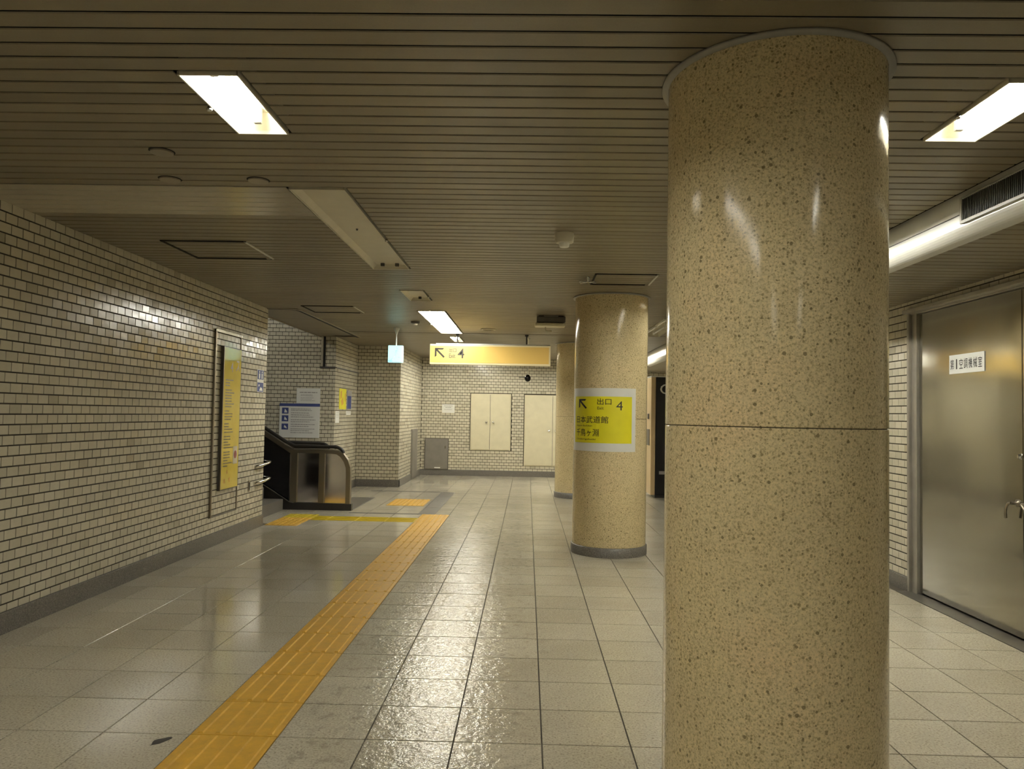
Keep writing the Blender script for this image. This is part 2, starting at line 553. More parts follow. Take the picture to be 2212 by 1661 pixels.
# floor: joint bed and tiles
b = MB().box(XL - .3, XR + .3, YBACK, YB + .1, -.12, -.006).box(-7.5, XL - .29, YE - .3, YA + .1, -.12, -.006)
fl = struct('floor', b, M['joint'])
cells = []
X_STRIP = (-4, )
for i in range(-10, 9):
    for j in range(-29, 38):
        x0, x1, y0, y1 = TX0 + i * TS, TX0 + (i + 1) * TS, TY0 + j * TS, TY0 + (j + 1) * TS
        if i == -4 and y0 < 10.5: continue                       # tactile strip
        if -7 <= i <= -5 and abs(y0 - 10.2795) < .1: continue    # branch to the stairs
        lo = XL + .01
        if YE < (y0 + y1) / 2 < YA: lo = -3.70
        if (y0 + y1) / 2 > YN + .1: lo = XN + .01
        x0, x1, y1 = max(x0, lo), min(x1, XR - .11), min(y1, YB - .01)
        if x1 - x0 < .03 or y1 - y0 < .03: continue
        cells.append((Vector(((x0 + x1) / 2, (y0 + y1) / 2, -.008)), (x1 - x0) / 2 - .0036, (y1 - y0) / 2 - .0036))
lay(fl, 'floor_tile', 'floor_tile_field', cells, Vector((1, 0, 0)), Vector((0, 1, 0)), Vector((0, 0, 1)), .008, .0005, M['floor'], 300, radians(.03))
# scuffed spot on the floor by the tactile strip
pts = [(-1.61 + .030 * cos(a) * (1 + .3 * sin(3 * a + 1)), 3.40 + .048 * sin(a + .5) * (1 + .3 * cos(2 * a))) for a in [k * pi / 9 for k in range(18)]]
MB().prism(pts, lambda x, y: (x, y, .0004), lambda x, y: (x, y, .001)).build('stain', M['darkgrey'], fl)

# ------------------------------------------------------------------ ceiling lights (positions first: the slats are cut around them)
#        x0     x1     slat k0, k1  lit  tubes
LAMPS = [(-1.385, -1.150, -13, -7, 1, 1, 'lit short ceiling light above the near left floor, one glowing tube'),
         (-1.425, -1.100, 1, 24, 0, 2, 'long empty ceiling light without tubes, dark sockets at its far end'),
         (-1.385, -1.145, 35, 42, 0, 1, 'unlit short ceiling light just beyond the long empty one'),
         (-1.430, -1.085, 50, 75, 1, 2, 'lit long ceiling light near the green exit sign'),
         (-1.350, -1.185, 80, 88, 1, 1, 'lit short ceiling light behind the hanging amber exit sign'),
         (1.810, 2.045, -13, -7, 1, 1, 'lit short ceiling light to the right of the nearest pillar'),
         (1.740, 1.985, 1, 24, 1, 2, 'lit long ceiling light hidden behind the nearest pillar'),
         (1.810, 2.045, 35, 42, 1, 1, 'lit short ceiling light hidden behind the nearest pillar, farther back'),
         (1.800, 2.110, 54, 75, 0, 2, 'unlit cream ceiling light seen in the gap between the two pillars'),
         (-1.430, -1.085, 96, 121, 1, 2, 'lit long ceiling light farthest away, hidden behind the amber sign'),
         (1.800, 2.110, 96, 121, 1, 2, 'lit long ceiling light farthest away, right row'),
         (-1.425, -1.100, -48, -22, 1, 1, 'long ceiling light above and behind the viewer, left row'),
         (1.780, 2.105, -40, -33, 1, 1, 'short ceiling light above and behind the viewer, right row'),
         (-1.425, -1.100, -92, -70, 1, 1, 'long ceiling light far behind the viewer, left row'),
         (1.780, 2.105, -92, -70, 1, 1, 'long ceiling light far behind the viewer, right row')]
SY = lambda k: SL0 + k * SLP

# main ceiling: dark void above, slats below
b = MB().box(XL - .3, 2.62, YBACK, YB + .2, 2.95, 3.05)
ce = struct('ceiling', b, M['void'])
GAP = .0125


def slat(mb, x0, x1, y0, y1, z):
    w = .0035
    vs = []
    for x in (x0, x1):
        for y, zz in ((y0, z + .005), (y0, z + w), (y0 + w, z), (y1 - w, z), (y1, z + w), (y1, z + .005)):
            vs.append((x, y, zz))
    fs = [(i, i + 6, i + 7, i + 1) for i in range(5)] + [(0, 1, 2, 3, 4, 5), (11, 10, 9, 8, 7, 6), (5, 11, 6, 0)]
    mb.add(vs, fs)


stuff = MB()
for k in range(-109, 128):
    y0, y1 = SY(k) + GAP / 2, SY(k + 1) - GAP / 2
    ym = (y0 + y1) / 2
    if ym > YB: break
    xa = XL - .005 if ym < YN else XN - .004
    if YE - .02 < ym < 13.02: xa = -2.985
    spans = [(xa, 2.440)]
    for x0, x1, ka, kb, *_ in LAMPS:
        if ka <= k < kb:
            spans = [t_ for p, q in spans for t_ in (((p, x0 - .017), (x1 + .017, q)) if p < x0 < q else ((p, q),))]
    if k == 75: y0 += .05                     # wider joint across the ceiling
    for p, q in spans:
        if k < -22: slat(stuff, p, q, y0, y1, ZC); continue
        pale = 0 <= k < 7 and q < -1.3
        mb = MB(); slat(mb, p, q, y0 - (.0032 if pale else 0), y1 + (.0032 if pale else 0), ZC - (.003 if pale else 0))
        o = mb.build('ceiling_slat', M['slat2'] if pale else M['slat'], ce)
        if pale: o['label'] = 'paler, cleaner replacement slat'
o = stuff.build('ceiling_slat_field', M['slat'], ce); o['kind'] = 'stuff'
# plain soffit over the stair and escalator opening
b = MB().box(-3.66, -3.02, YE - .01, YA, ZC, ZC + .03)
struct('trim_3', b, M['slat'])
struct('trim_4', MB().box(-3.69, -3.655, YE - .01, YA, ZC - .012, ZC + .2, .004), M['slat'])
# rising shaft ceiling above the escalator, shaft end wall
b = MB().prism([(-3.66, 2.95), (-7.5, 5.2), (-7.5, 5.4), (-3.66, 3.15)], lambda x, z: (x, YE - .3, z), lambda x, z: (x, YA + .1, z))
struct('trim_5', b, M['plaster'])
struct('wall_shaft_end', MB().box(-7.7, -7.5, YE - .3, YA + .1, -.1, 5.6), M['plaster'])
struct('wall_shaft_side', MB().box(-7.5, XL - .41, YE - .3, YE - .007, -.1, 5.6), M['plaster'])

# lowered ceiling on the right
b = MB().box(2.50, XR + .3, YBACK, YB + .2, 2.66, 2.95)
cl = struct('ceiling.001', b, M['void'])
stuff = MB()
for k in range(-109, 128):
    y0, y1 = SY(k) + GAP / 2, SY(k + 1) - GAP / 2
    if y1 > YB: break
    if -12 <= k < 60:
        mb = MB(); slat(mb, 2.56, XR + .008, y0, y1, ZL); mb.build('ceiling_slat', M['slat'], cl)
    else: slat(stuff, 2.56, XR + .008, y0, y1, ZL)
o = stuff.build('ceiling_slat_field', M['slat'], cl); o['kind'] = 'stuff'

# ------------------------------------------------------------------ ceiling lights
def lamp(x0, x1, ka, kb, lit, nt, label):
    y0, y1 = SY(ka) + .012, SY(kb) - .012
    xc = (x0 + x1) / 2
    t = thing('ceiling_light', (xc, (y0 + y1) / 2, ZC), label, 'light')
    empty = 'empty' in label
    z0, z1 = ZC - .006, ZC + (.03 if empty else .085)
    i = .035
    b = MB()
    O = [(x0, y0), (x1, y0), (x1, y1), (x0, y1)]; I = [(x0 + i, y0 + .02), (x1 - i, y0 + .02), (x1 - i, y1 - .02), (x0 + i, y1 - .02)]
    vs = [(x, y, z0) for x, y in O] + [(x, y, z1) for x, y in I]
    b.add(vs, [(k, (k + 1) % 4, (k + 1) % 4 + 4, k + 4) for k in range(4)] + [(4, 5, 6, 7)])
    vs2 = [(x, y, z0) for x, y in O] + [(x, y, z1 + .012) for x, y in O]
    b.add(vs2, [(k + 4, (k + 1) % 4 + 4, (k + 1) % 4, k) for k in range(4)] + [(7, 6, 5, 4)])
    b.build('reflector', M['fixture'], t)
    fr = MB(); w = .003
    for a in ((x0 - w, x0 + .004, y0 - w, y1 + w), (x1 - .004, x1 + w, y0 - w, y1 + w), (x0, x1, y0 - w, y0 + .004), (x0, x1, y1 - .004, y1 + w)):
        fr.box(*a, z0 - .004, z0 + .012)
    fr.build('frame', M['fixture'], t)
    xs = [xc] if nt == 1 else [xc - (x1 - x0) * .2, xc + (x1 - x0) * .2]
    runs = max(1, round((y1 - y0) / 1.25))
    for x in xs:
        for r in range(runs):
            a = y0 + (y1 - y0) * r / runs + .06; c = y0 + (y1 - y0) * (r + 1) / runs - (.085 if r == runs - 1 else .06)
            if empty and r < runs - 1: continue
            for ys in ((c,) if empty else (a, c)):
                s = MB().box(x - .017, x + .017, ys - .022 if ys == a else ys - .006, ys + .006 if ys == a else ys + .022, ZC + (.004 if empty else .012), z1 + .003, .004)
                s.build('socket', M['darkgrey'] if empty else M['white'], t)
            if not empty:
                MB().tube([(x, a, ZC + .036), (x, c, ZC + .036)], .0165, 12).build('tube', M['tube'] if lit else M['tube_off'], t)
    lx = x0 - .012 if lit else x1 + .012
    MB().lathe(lx, y0 + (y1 - y0) * .52, [(.010, ZC - .022), (.014, ZC - .014), (.008, ZC - .002)], 10).build('latch', M['chrome'], t)
    if empty:
        MB().lathe(xc - .01, y0 + 1.1, [(.006, z1 - .012), (.009, z1)], 10).build('bolt', M['darkgrey'], t)
    return t


for L in LAMPS: lamp(*L)

# ------------------------------------------------------------------ pillars
def ring(cx, cy, r0, r1, z0, z1):
    n = 64; b = MB()
    b.lathe(cx, cy, [(r0, z0), (r1, z0 + .004), (r1, z1 - .004), (r0, z1)], n, cap=False)
    b.lathe(cx, cy, [(r0, z1), (r0, z0)], n, cap=False)
    return b


PIL = [(.934, 2.915, 'nearest round pillar of speckled tan terrazzo filling the right of the view'),
       (.912, 8.385, 'middle round tan pillar with the yellow exit paper taped on it'),
       (.917, 13.90, 'farthest round tan pillar, half hidden behind the one with the paper')]
PR = .40
for cx, cy, lab in PIL:
    t = thing('pillar', (cx, cy, 0), lab, 'pillar', 'round pillars')
    MB().lathe(cx, cy, [(PR + .014, 0), (PR + .014, .094), (PR + .006, .10), (PR - .01, .10)], 72).build('base_band', M['granite'], t)
    MB().lathe(cx, cy, [(PR - .002, .10), (PR, .104), (PR, .106), (PR, .12), (PR, 1.43), (PR, 1.4495), (PR, 1.4515), (PR - .003, 1.4545)], 96, cap=False).build('lower_drum', M['stone'], t)
    MB().lathe(cx, cy, [(PR - .006, 1.44), (PR - .006, 1.47)], 96, cap=False).build('joint', M['seam'], t)
    MB().lathe(cx, cy, [(PR - .003, 1.4575), (PR, 1.4605), (PR, 1.4625), (PR, 1.48), (PR, 2.80)], 96, cap=False).build('upper_drum', M['stone'], t)
    ring(cx, cy, PR + .001, PR + .026, 2.775, 2.793).build('ceiling_ring', M['ring'], t)

# ------------------------------------------------------------------ lettering
_fc = bpy.data.curves.new('glyphs', 'FONT'); _fo = bpy.data.objects.new('glyphs', _fc); COL.objects.link(_fo)


def glyphs(body, bold=0.):
    _fc.body = body; _fc.size = 1; _fc.offset = bold; _fc.resolution_u = 3
    dg = bpy.context.evaluated_depsgraph_get(); dg.update()
    me = bpy.data.meshes.new_from_object(_fo.evaluated_get(dg))
    vs = [v.co[:2] for v in me.vertices]; fs = [tuple(p.vertices) for p in me.polygons]
    bpy.data.meshes.remove(me)
    if not vs: return [], [], (0, 0, 1, 1)
    xs, ys = [v[0] for v in vs], [v[1] for v in vs]
    return vs, fs, (min(xs), min(ys), max(xs), max(ys))


def line(parent, mat, body, box, fn, bold=0.):
    b = MB(); write(b, body, box, fn, bold); return b.build('lettering', mat, parent)


def write(mb, body, box, fn, bold=0., fit='box'):
    """print text into box (x0, y0, x1, y1) of a sign; fn maps sign coordinates to space"""
    vs, fs, (a, b_, c, d) = glyphs(body, bold)
    if not vs: return
    x0, y0, x1, y1 = box
    sx, sy = (x1 - x0) / (c - a), (y1 - y0) / (d - b_)
    put(mb, [(x0 + (x - a) * sx, y0 + (y - b_) * sy) for x, y in vs], fs, fn)


def put(mb, pts, fs, fn):
    """add flat print; cut into narrow strips where it wraps round a pillar"""
    if fn is not pf:
        mb.add([fn(*p) for p in pts], fs); return
    bm = bmesh.new(); vs = [bm.verts.new((*p, 0)) for p in pts]
    for f in fs:
        try: bm.faces.new([vs[i] for i in f])
        except ValueError: pass
    bmesh.ops.triangulate(bm, faces=bm.faces[:])
    lo, hi = min(p[0] for p in pts), max(p[0] for p in pts); x = lo + .014
    while x < hi:
        bmesh.ops.bisect_plane(bm, geom=bm.verts[:] + bm.edges[:] + bm.faces[:], plane_co=(x, 0, 0), plane_no=(1, 0, 0)); x += .014
    bm.verts.index_update()
    mb.add([fn(v.co.x, v.co.y) for v in bm.verts], [[v.index for v in f.verts] for f in bm.faces]); bm.free()


pf = None


def arrow(mb, x0, y0, s, fn, h=None):
    h = h or s
    P = lambda L: put(mb, [(x0 + x * s, y0 + y * h) for x, y in L], [tuple(range(len(L)))], fn)
    P([(0, .08), (.17, .20), (.17, .83), (0, 1)]); P([(0, 1), (.17, .83), (.80, .83), (.92, 1)])
    P([(.10, .77), (.23, .90), (1, .13), (.87, 0)][::-1])


def bars(mb, rows, fn):
    """rows of printed text too small to read"""
    for x0, x1, y, h in rows:
        x = x0
        while x < x1:
            w = min(random.uniform(1.2, 4.5) * h, x1 - x)
            mb.add([fn(x, y), fn(x + w, y), fn(x + w, y + h), fn(x, y + h)], [(0, 1, 2, 3)]); x += w + h * .55


# exit paper wrapped on the middle pillar
cx, cy = PIL[1][0], PIL[1][1]
t = thing('exit_paper', (cx, cy - PR, 1.1), 'white paper with a yellow exit 4 panel wrapped around the middle pillar', 'sign')
TH0, TH1 = radians(-82), radians(35.5)


def onp(th, z, off): return (cx + (PR + off) * sin(th), cy - (PR + off) * cos(th), z)


def curved(th0, th1, z0, z1, off, n=36):
    b = MB(); vs = []
    for i in range(n + 1):
        a = th0 + (th1 - th0) * i / n; vs += [onp(a, z0, off), onp(a, z1, off), onp(a, z0, off - .0012), onp(a, z1, off - .0012)]
    fs = []
    for i in range(n):
        k = i * 4; fs += [(k, k + 4, k + 5, k + 1), (k + 1, k + 5, k + 7, k + 3), (k + 4, k, k + 2, k + 6)]
    fs += [(0, 1, 3, 2), (n * 4, n * 4 + 2, n * 4 + 3, n * 4 + 1)]
    return b.add(vs, fs)


curved(TH0, TH1, 1.108, 1.777, .0022).build('paper', M['paper'], t)
panel = curved(radians(-74), radians(28), 1.196, 1.688, .0034).build('yellow_panel', M['yprint'], t)
# paper coordinates: s = arc length from the left edge of the yellow panel
A0 = radians(-74)
pf = lambda s, z: onp(A0 + s / PR, z, .0046)
L = MB(); arrow(L, .085, 1.555, .125, pf, .105); L.build('arrow', M['black'], panel)
for tx, bx, bo in (('出口', (.335, 1.600, .485, 1.668), .004), ('Exit', (.337, 1.550, .405, 1.580), .004), ('4', (.535, 1.545, .605, 1.640), 0),
                   ('日本武道館', (.045, 1.405, .455, 1.480), .004), ('Nippon Budokan', (.045, 1.365, .280, 1.385), .004),
                   ('千鳥ヶ淵', (.045, 1.265, .355, 1.345), .004), ('Chidorigafuchi', (.045, 1.222, .320, 1.243), .004)):
    line(panel, M['black'], tx, bx, pf, bo)

# hanging amber exit sign
SYH = 12.4
t = thing('hanging_sign', (-.63, SYH, ZC), 'long amber exit 4 sign hanging from the ceiling on two rods', 'sign')
x0, x1, z0, z1 = -1.625, .362, 2.282, 2.615
MB().box(x0, x1, SYH, SYH + .12, z0, z1, .008).build('casing', M['signedge'], t)
face = MB().box(x0 + .012, x1 - .028, SYH - .006, SYH, z0 + .03, z1 - .03).build('face_panel', M['signface'], t)
MB().box(x0 + .1, x1 - .01, SYH - .008, SYH + .125, z1 - .006, z1 + .014, .003).build('top_rail', M['alu'], t)
for xr in (-1.175, -.035):
    MB().lathe(xr, SYH + .06, [(.012, z1), (.012, ZC - .03), (.03, ZC - .02), (.03, ZC + .004)], 12).build('rod', M['darkgrey'], t)
sf = lambda x, z: (x, SYH - .0075, z)
L = MB(); arrow(L, x0 + .085, 2.385, .165, sf, .165); L.build('arrow', M['black'], face)
line(face, M['black'], '4', (-1.165, 2.385, -1.055, 2.545), sf, .006)
line(face, M['darkgrey'], '出口', (-1.305, 2.482, -1.185, 2.55), sf, .025)
line(face, M['darkgrey'], 'Exit', (-1.305, 2.388, -1.2, 2.46), sf, .025)

# camera dome on a pole behind the sign
t = thing('dome_camera', (-.006, 13.0, ZC), 'black dome camera on a thin pole below the amber sign', 'camera')
MB().lathe(-.006, 13.0, [(.009, 2.16), (.009, ZC - .02), (.03, ZC - .015), (.03, ZC + .004)], 12).build('pole', M['alu'], t)
MB().lathe(-.006, 13.0, [(.004, 2.045), (.03, 2.052), (.048, 2.075), (.052, 2.10), (.048, 2.13), (.02, 2.165)], 20).build('dome', M['gloss'], t)
MB().box(-.16, -.05, 12.995, 13.005, 2.112, 2.122).build('arm', M['darkgrey'], t)

# green exit sign
t = thing('exit_sign', (-2.055, 11.64, ZC), 'square glowing green exit sign hanging on a short pole', 'sign')
x0, x1, z0, z1 = -2.172, -1.945, 2.25, 2.512
MB().box(x0, x1, 11.64, 11.73, z0, z1, .006).build('casing', M['exitface'], t)
f = MB().box(x0 + .008, x1 - .008, 11.636, 11.64, z0 + .008, z1 - .008).build('lit_face', M['exitface'], t)
MB().lathe(-2.055, 11.69, [(.010, z1), (.010, ZC - .11), (.03, ZC - .05), (.045, ZC - .02), (.045, ZC + .004)], 16).build('pole', M['white'], t)
L = MB(); ef = lambda x, z: (x, 11.6345, z)
P = lambda pts: L.add([ef(x0 + a * (x1 - x0), z0 + b_ * (z1 - z0)) for a, b_ in pts], [tuple(range(len(pts)))])
P([(.05, .05), (.95, .05), (.95, .09), (.05, .09)]); P([(.05, .05), (.30, .05), (.30, .30), (.05, .18)])
P([(.62, .72 + .06), (.68, .78 + .06), (.62, .84 + .06), (.56, .78 + .06)])
P([(.46, .45), (.58, .42), (.66, .70), (.54, .74)]); P([(.46, .46), (.56, .44), (.46, .30), (.30, .22), (.28, .27), (.40, .34)])
P([(.50, .44), (.58, .42), (.68, .32), (.80, .34), (.80, .28), (.66, .26)]); P([(.54, .72), (.60, .68), (.44, .60), (.36, .66), (.38, .70), (.45, .66)])
L.build('pictogram', M['exitgreen'], f)

# ------------------------------------------------------------------ small things on the ceiling
t = thing('smoke_detector', (.243, 5.42, ZC), 'cream round detector on the ceiling in front of the near pillar', 'detector')
MB().lathe(.243, 5.42, [(.058, 2.722), (.066, 2.728), (.070, ZC + .003)], 32).build('body', M['fixture'], t)
MB().lathe(.243, 5.42, [(.012, 2.690), (.034, 2.694), (.040, 2.724)], 24).build('sensor', M['white'], t)
t = thing('smoke_detector', (-1.635, 10.82, ZC), 'small dark detector on the ceiling left of the lit long light', 'detector')
MB().lathe(-1.635, 10.82, [(.040, 2.758), (.062, 2.764), (.066, ZC + .003)], 24).build('body', M['plate'], t)
MB().lathe(-1.635, 10.82, [(.010, 2.735), (.030, 2.738), (.034, 2.76)], 18).build('sensor', M['fixture'], t)
t = thing('downlight_cover', (-.628, 11.67, ZC), 'thin oval ring cover on the ceiling above the amber sign', 'cover')
ring(-.628, 11.67, .085, .12, ZC - .012, ZC + .003).build('ring', M['fixture'], t)
MB().lathe(-.628, 11.67, [(.086, ZC - .003), (.086, ZC + .002)], 24).build('disc', M['slat'], t)
COVER = ['flat round ceiling cover nearest the viewer, fully visible', 'left round ceiling cover cut by the paler slats', 'right round ceiling cover cut by the paler slats']
for (x, y), lab in zip(((-1.887, 3.776), (-2.064, 4.235), (-1.556, 4.235)), COVER):
    t = thing('round_cover', (x, y, ZC), lab, 'cover', 'round ceiling covers')
    MB().lathe(x, y, [(.056, ZC - .010), (.056, ZC + .004)], 32).build('disc', M['disc'], t)
    ring(x, y, .056, .066, ZC - .003, ZC + .004).build('gap_ring', M['void'], t)
# suspended tray with two stubs
t = thing('ceiling_tray', (.283, 10.0, ZC), 'cream tray hung under two dark stubs near the middle pillar', 'fixture')
for x in (.16, .42): MB().box(x - .035, x + .035, 9.95, 10.05, 2.68, ZC + .003, .004).build('stub', M['darkgrey'], t)
MB().box(.10, .48, 9.93, 10.07, 2.70, ZC - .012, .01).build('body', M['plate'], t)
MB().box(.075, .475, 9.90, 10.10, 2.645, 2.69, .014).build('tray', M['cream'], t)
MB().tube([(.22, 10.0, 2.655), (.22, 10.0, 2.60), (.235, 10.0, 2.59), (.30, 10.0, 2.59)], .007, 8).build('hook', M['fixture'], t)
# cross-armed device
t = thing('sprinkler', (.545, 7.12, ZC), 'small cross-armed sprinkler head beside the right ceiling hatch', 'sprinkler')
MB().lathe(.545, 7.12, [(.008, 2.735), (.016, 2.75), (.02, ZC + .003)], 14).build('stem', M['chrome'], t)
for a in (.3, 1.35, 2.4):
    MB().tube([(.545 + .085 * cos(a), 7.12 + .085 * sin(a), 2.742), (.545 - .085 * cos(a), 7.12 - .085 * sin(a), 2.742)], .006, 6).build('arm', M['chrome'], t)


def hatch(x0, x1, y0, y1, label, right=True):
    t = thing('ceiling_hatch', ((x0 + x1) / 2, (y0 + y1) / 2, ZC), label, 'hatch', 'ceiling access hatches')
    w, z0, z1 = .016, ZC - .008, ZC + .004
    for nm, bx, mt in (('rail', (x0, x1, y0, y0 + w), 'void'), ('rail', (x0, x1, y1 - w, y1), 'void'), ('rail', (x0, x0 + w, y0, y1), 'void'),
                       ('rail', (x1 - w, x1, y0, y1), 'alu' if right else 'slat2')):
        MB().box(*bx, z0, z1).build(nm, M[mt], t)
    MB().box(x1 - .05, x1 - .02, y1 - .06, y1 - .03, ZC - .012, ZC + .002).build('catch', M['slat2'], t)


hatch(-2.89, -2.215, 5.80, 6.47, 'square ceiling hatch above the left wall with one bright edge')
hatch(-2.85, -2.18, 9.34, 9.96, 'square ceiling hatch near the corner of the left wall')
hatch(.60, 1.185, 6.93, 7.50, 'square ceiling hatch in front of the middle pillar')

# fire shutter slot in the ceiling and its guide rail
t = thing('shutter_slot', (-3.0, 11.3, ZC), 'dark fire shutter slot running along the ceiling over the stair opening', 'slot')
P = [(XL, 9.685), (-3.16, 9.685), (-3.08, 9.70), (-3.03, 9.75), (-3.01, 9.83), (-3.01, YA + .0)]
for off, nm, mt in ((0, 'slot', 'void'), (.032, 'lip', 'slat2')):
    b = MB(); w = .018 if nm == 'slot' else .012
    vs = []
    for i, (x, y) in enumerate(P):
        a, c = P[max(0, i - 1)], P[min(len(P) - 1, i + 1)]
        d = Vector((c[0] - a[0], c[1] - a[1])).normalized(); nrm = Vector((d.y, -d.x))
        q0, q1 = Vector((x, y)) + nrm * (off + w), Vector((x, y)) + nrm * (off - w)
        for q in (q0, q1):
            vs += [(q.x, q.y, ZC - .010), (q.x, q.y, ZC - .001)]
    fs = []
    for i in range(len(P) - 1):
        k = i * 4; fs += [(k, k + 4, k + 6, k + 2), (k, k + 1, k + 5, k + 4), (k + 2, k + 6, k + 7, k + 3)]
    b.add(vs, fs).build(nm, M[mt], t)
t = thing('shutter_rail', (-3.60, YA, 2.25), 'dark vertical shutter guide rail on the tiled wall behind the escalator', 'rail')
MB().box(-3.645, -3.61, YA - .035, YA, 2.26, ZC, .003).build('channel', M['slat2'], t)
MB().box(-3.61, -3.575, YA - .02, YA, 2.25, ZC, .003).build('groove', M['void'], t)
MB().box(-3.66, XA, YA - .02, YA, 2.225, 2.262, .003).build('bracket', M['darkgrey'], t)
t = thing('wall_ledge', (XA, 14.1, 2.25), 'thin dark ledge strip high on the wall with the yellow poster', 'ledge')
MB().box(XA, XA + .015, YA, YN, 2.235, 2.256).build('strip', M['darkgrey'], t)

# ------------------------------------------------------------------ right-hand air duct with grilles
t = thing('air_duct', (2.5, 6, ZL), 'white rounded air duct along the ceiling step on the right', 'duct')
prof = [(2.468, 2.80), (2.462, 2.70), (2.462, 2.625)] + [(2.542 - .080 * cos(a), 2.619 - .080 * sin(a)) for a in [i * pi / 16 for i in range(1, 9)]] + [(2.57, 2.539), (2.57, 2.80)]
MB().prism(prof, lambda x, z: (x, 1.2, z), lambda x, z: (x, 16.0, z)).build('shell', M['alu'], t)
for a, c in ((4.33, 9.6), (12.2, 15.9)): MB().box(2.459, 2.463, a, c, 2.672, 2.677).build('groove', M['darkgrey'], t)
for a, c in ((2.7, 4.32), (9.7, 12.1)):
    g = MB().box(2.456, 2.463, a, c, 2.632, 2.752).build('grille', M['void'], t)
    fr = MB().box(2.448, 2.463, a - .02, a, 2.615, 2.765, .002).box(2.448, 2.463, c, c + .02, 2.615, 2.765, .002).box(2.446, 2.463, a, c, 2.612, 2.632, .003).box(2.450, 2.463, a, c, 2.752, 2.765, .003)
    fr.build('frame', M['ring'], g)
    bars_ = MB(); y = a + .012
    while y < c - .005: bars_.box(2.449, 2.456, y, y + .0035, 2.632, 2.752); y += .0155
    o = bars_.build('louvre_bars', M['darkgrey'], g); o['kind'] = 'stuff'

# ------------------------------------------------------------------ left wall things
t = thing('access_panel', (XL, 8.43, .32), 'tall tiled access panel with a dark metal edge around the yellow board', 'panel')
MB().box(XL + .0015, XL + .022, 8.045, 8.075, .315, 2.345, .003).build('edge_strip', M['bronze'], t)
MB().box(XL + .0015, XL + .010, 8.795, 8.812, .315, 2.335, .003).build('edge_strip', M['bronze'], t)
MB().box(XL + .0015, XL + .024, 8.045, 8.812, 2.315, 2.350, .004).build('top_strip', M['chrome'], t)
MB().box(XL + .0015, XL + .006, 8.045, 8.812, .310, .322, .002).build('bottom_strip', M['plate'], t)
t = thing('yellow_board', (XL, 8.48, .585), 'tall narrow yellow information board on the left wall', 'sign')
y0, y1, z0, z1 = 8.235, 8.745, .585, 2.178
MB().box(XL + .002, XL + .034, y0, y1, z0, z1, .004).build('board', M['plate'], t)
pn = MB().box(XL + .034, XL + .037, y0 + .012, y1 - .012, z0 + .012, z1 - .012).build('yellow_panel', M['ysign'], t)
MB().box(XL + .020, XL + .039, y0, y0 + .016, z0, z1, .003).build('edge', M['bronze'], t)
bf = lambda y, z: (XL + .0385, y, z)
line(pn, M['bronze'], '4', (8.43, 1.90, 8.50, 2.01), bf, .01); line(pn, M['bronze'], 'ス', (8.585, 1.915, 8.695, 2.035), bf, .01)
L = MB()
rows = []
z = 1.80
for i in range(34):
    if i in (3, 11, 16, 21, 27): z -= .018; continue
    rows.append((8.30, random.choice((8.42, 8.48, 8.52, 8.55)), z, .012)); z -= .031
bars(L, rows, bf); L.build('small_print', M['bronze'], pn)['kind'] = 'stuff'
L = MB()
for y, z, s in ((8.33, .66, .035), (8.47, .665, .035), (8.40, .76, .03)): L.add([bf(y, z), bf(y + s, z), bf(y + s, z + s * 1.3), bf(y, z + s * 1.3)], [(0, 1, 2, 3)])
L.build('print_blocks', M['orange'], pn)
MB().box(XL + .037, XL + .0382, 8.575, 8.70, .86, 1.06).build('white_patch', M['cream'], pn)
L = MB(); L.add([(XL + .0392, 8.637 + .042 * cos(a), .965 + .045 * sin(a)) for a in [k * pi / 8 for k in range(16)]], [tuple(range(16))]); L.build('red_seal', M['red'], pn)

t = thing('pictogram_sign', (XL, 9.475, 1.71), 'blue and white double pictogram sign near the end of the left wall', 'sign')
MB().box(XL, XL + .006, 9.358, 9.59, 1.70, 1.985, .002).build('plate', M['paper'], t)
p1 = MB().box(XL + .006, XL + .0075, 9.372, 9.578, 1.862, 1.978).build('upper_panel', M['blue'], t)
p2 = MB().box(XL + .006, XL + .0075, 9.372, 9.578, 1.708, 1.822).build('lower_panel', M['blue'], t)
tf = lambda y, z: (XL + .009, y, z)
L = MB()
for yc in (9.43, 9.52):
    L.add([tf(yc + .016 * cos(a), 1.955 + .014 * sin(a)) for a in [k * pi / 5 for k in range(10)]], [tuple(range(10))])
    L.add([tf(yc - .022, 1.935), tf(yc + .022, 1.935), tf(yc + .018, 1.87), tf(yc - .018, 1.87)][::-1], [(0, 1, 2, 3)])
L.build('pictogram', M['paper'], p1)
L = MB()
L.add([tf(9.40, 1.795), tf(9.44, 1.80), tf(9.44, 1.775), tf(9.40, 1.77)][::-1], [(0, 1, 2, 3)])
L.add([tf(9.43, 1.72), tf(9.55, 1.72), tf(9.53, 1.755), tf(9.47, 1.765)], [(0, 1, 2, 3)])
L.build('pictogram', M['paper'], p2)
t = thing('wall_plate', (XL, 9.2, .50), 'small dark slot plate low on the left wall below the handrails', 'plate')
MB().box(XL, XL + .008, 9.17, 9.225, .485, .615, .002).build('plate', M['bronze'], t)
MB().box(XL + .008, XL + .010, 9.187, 9.208, .505, .595).build('slot', M['void'], t)
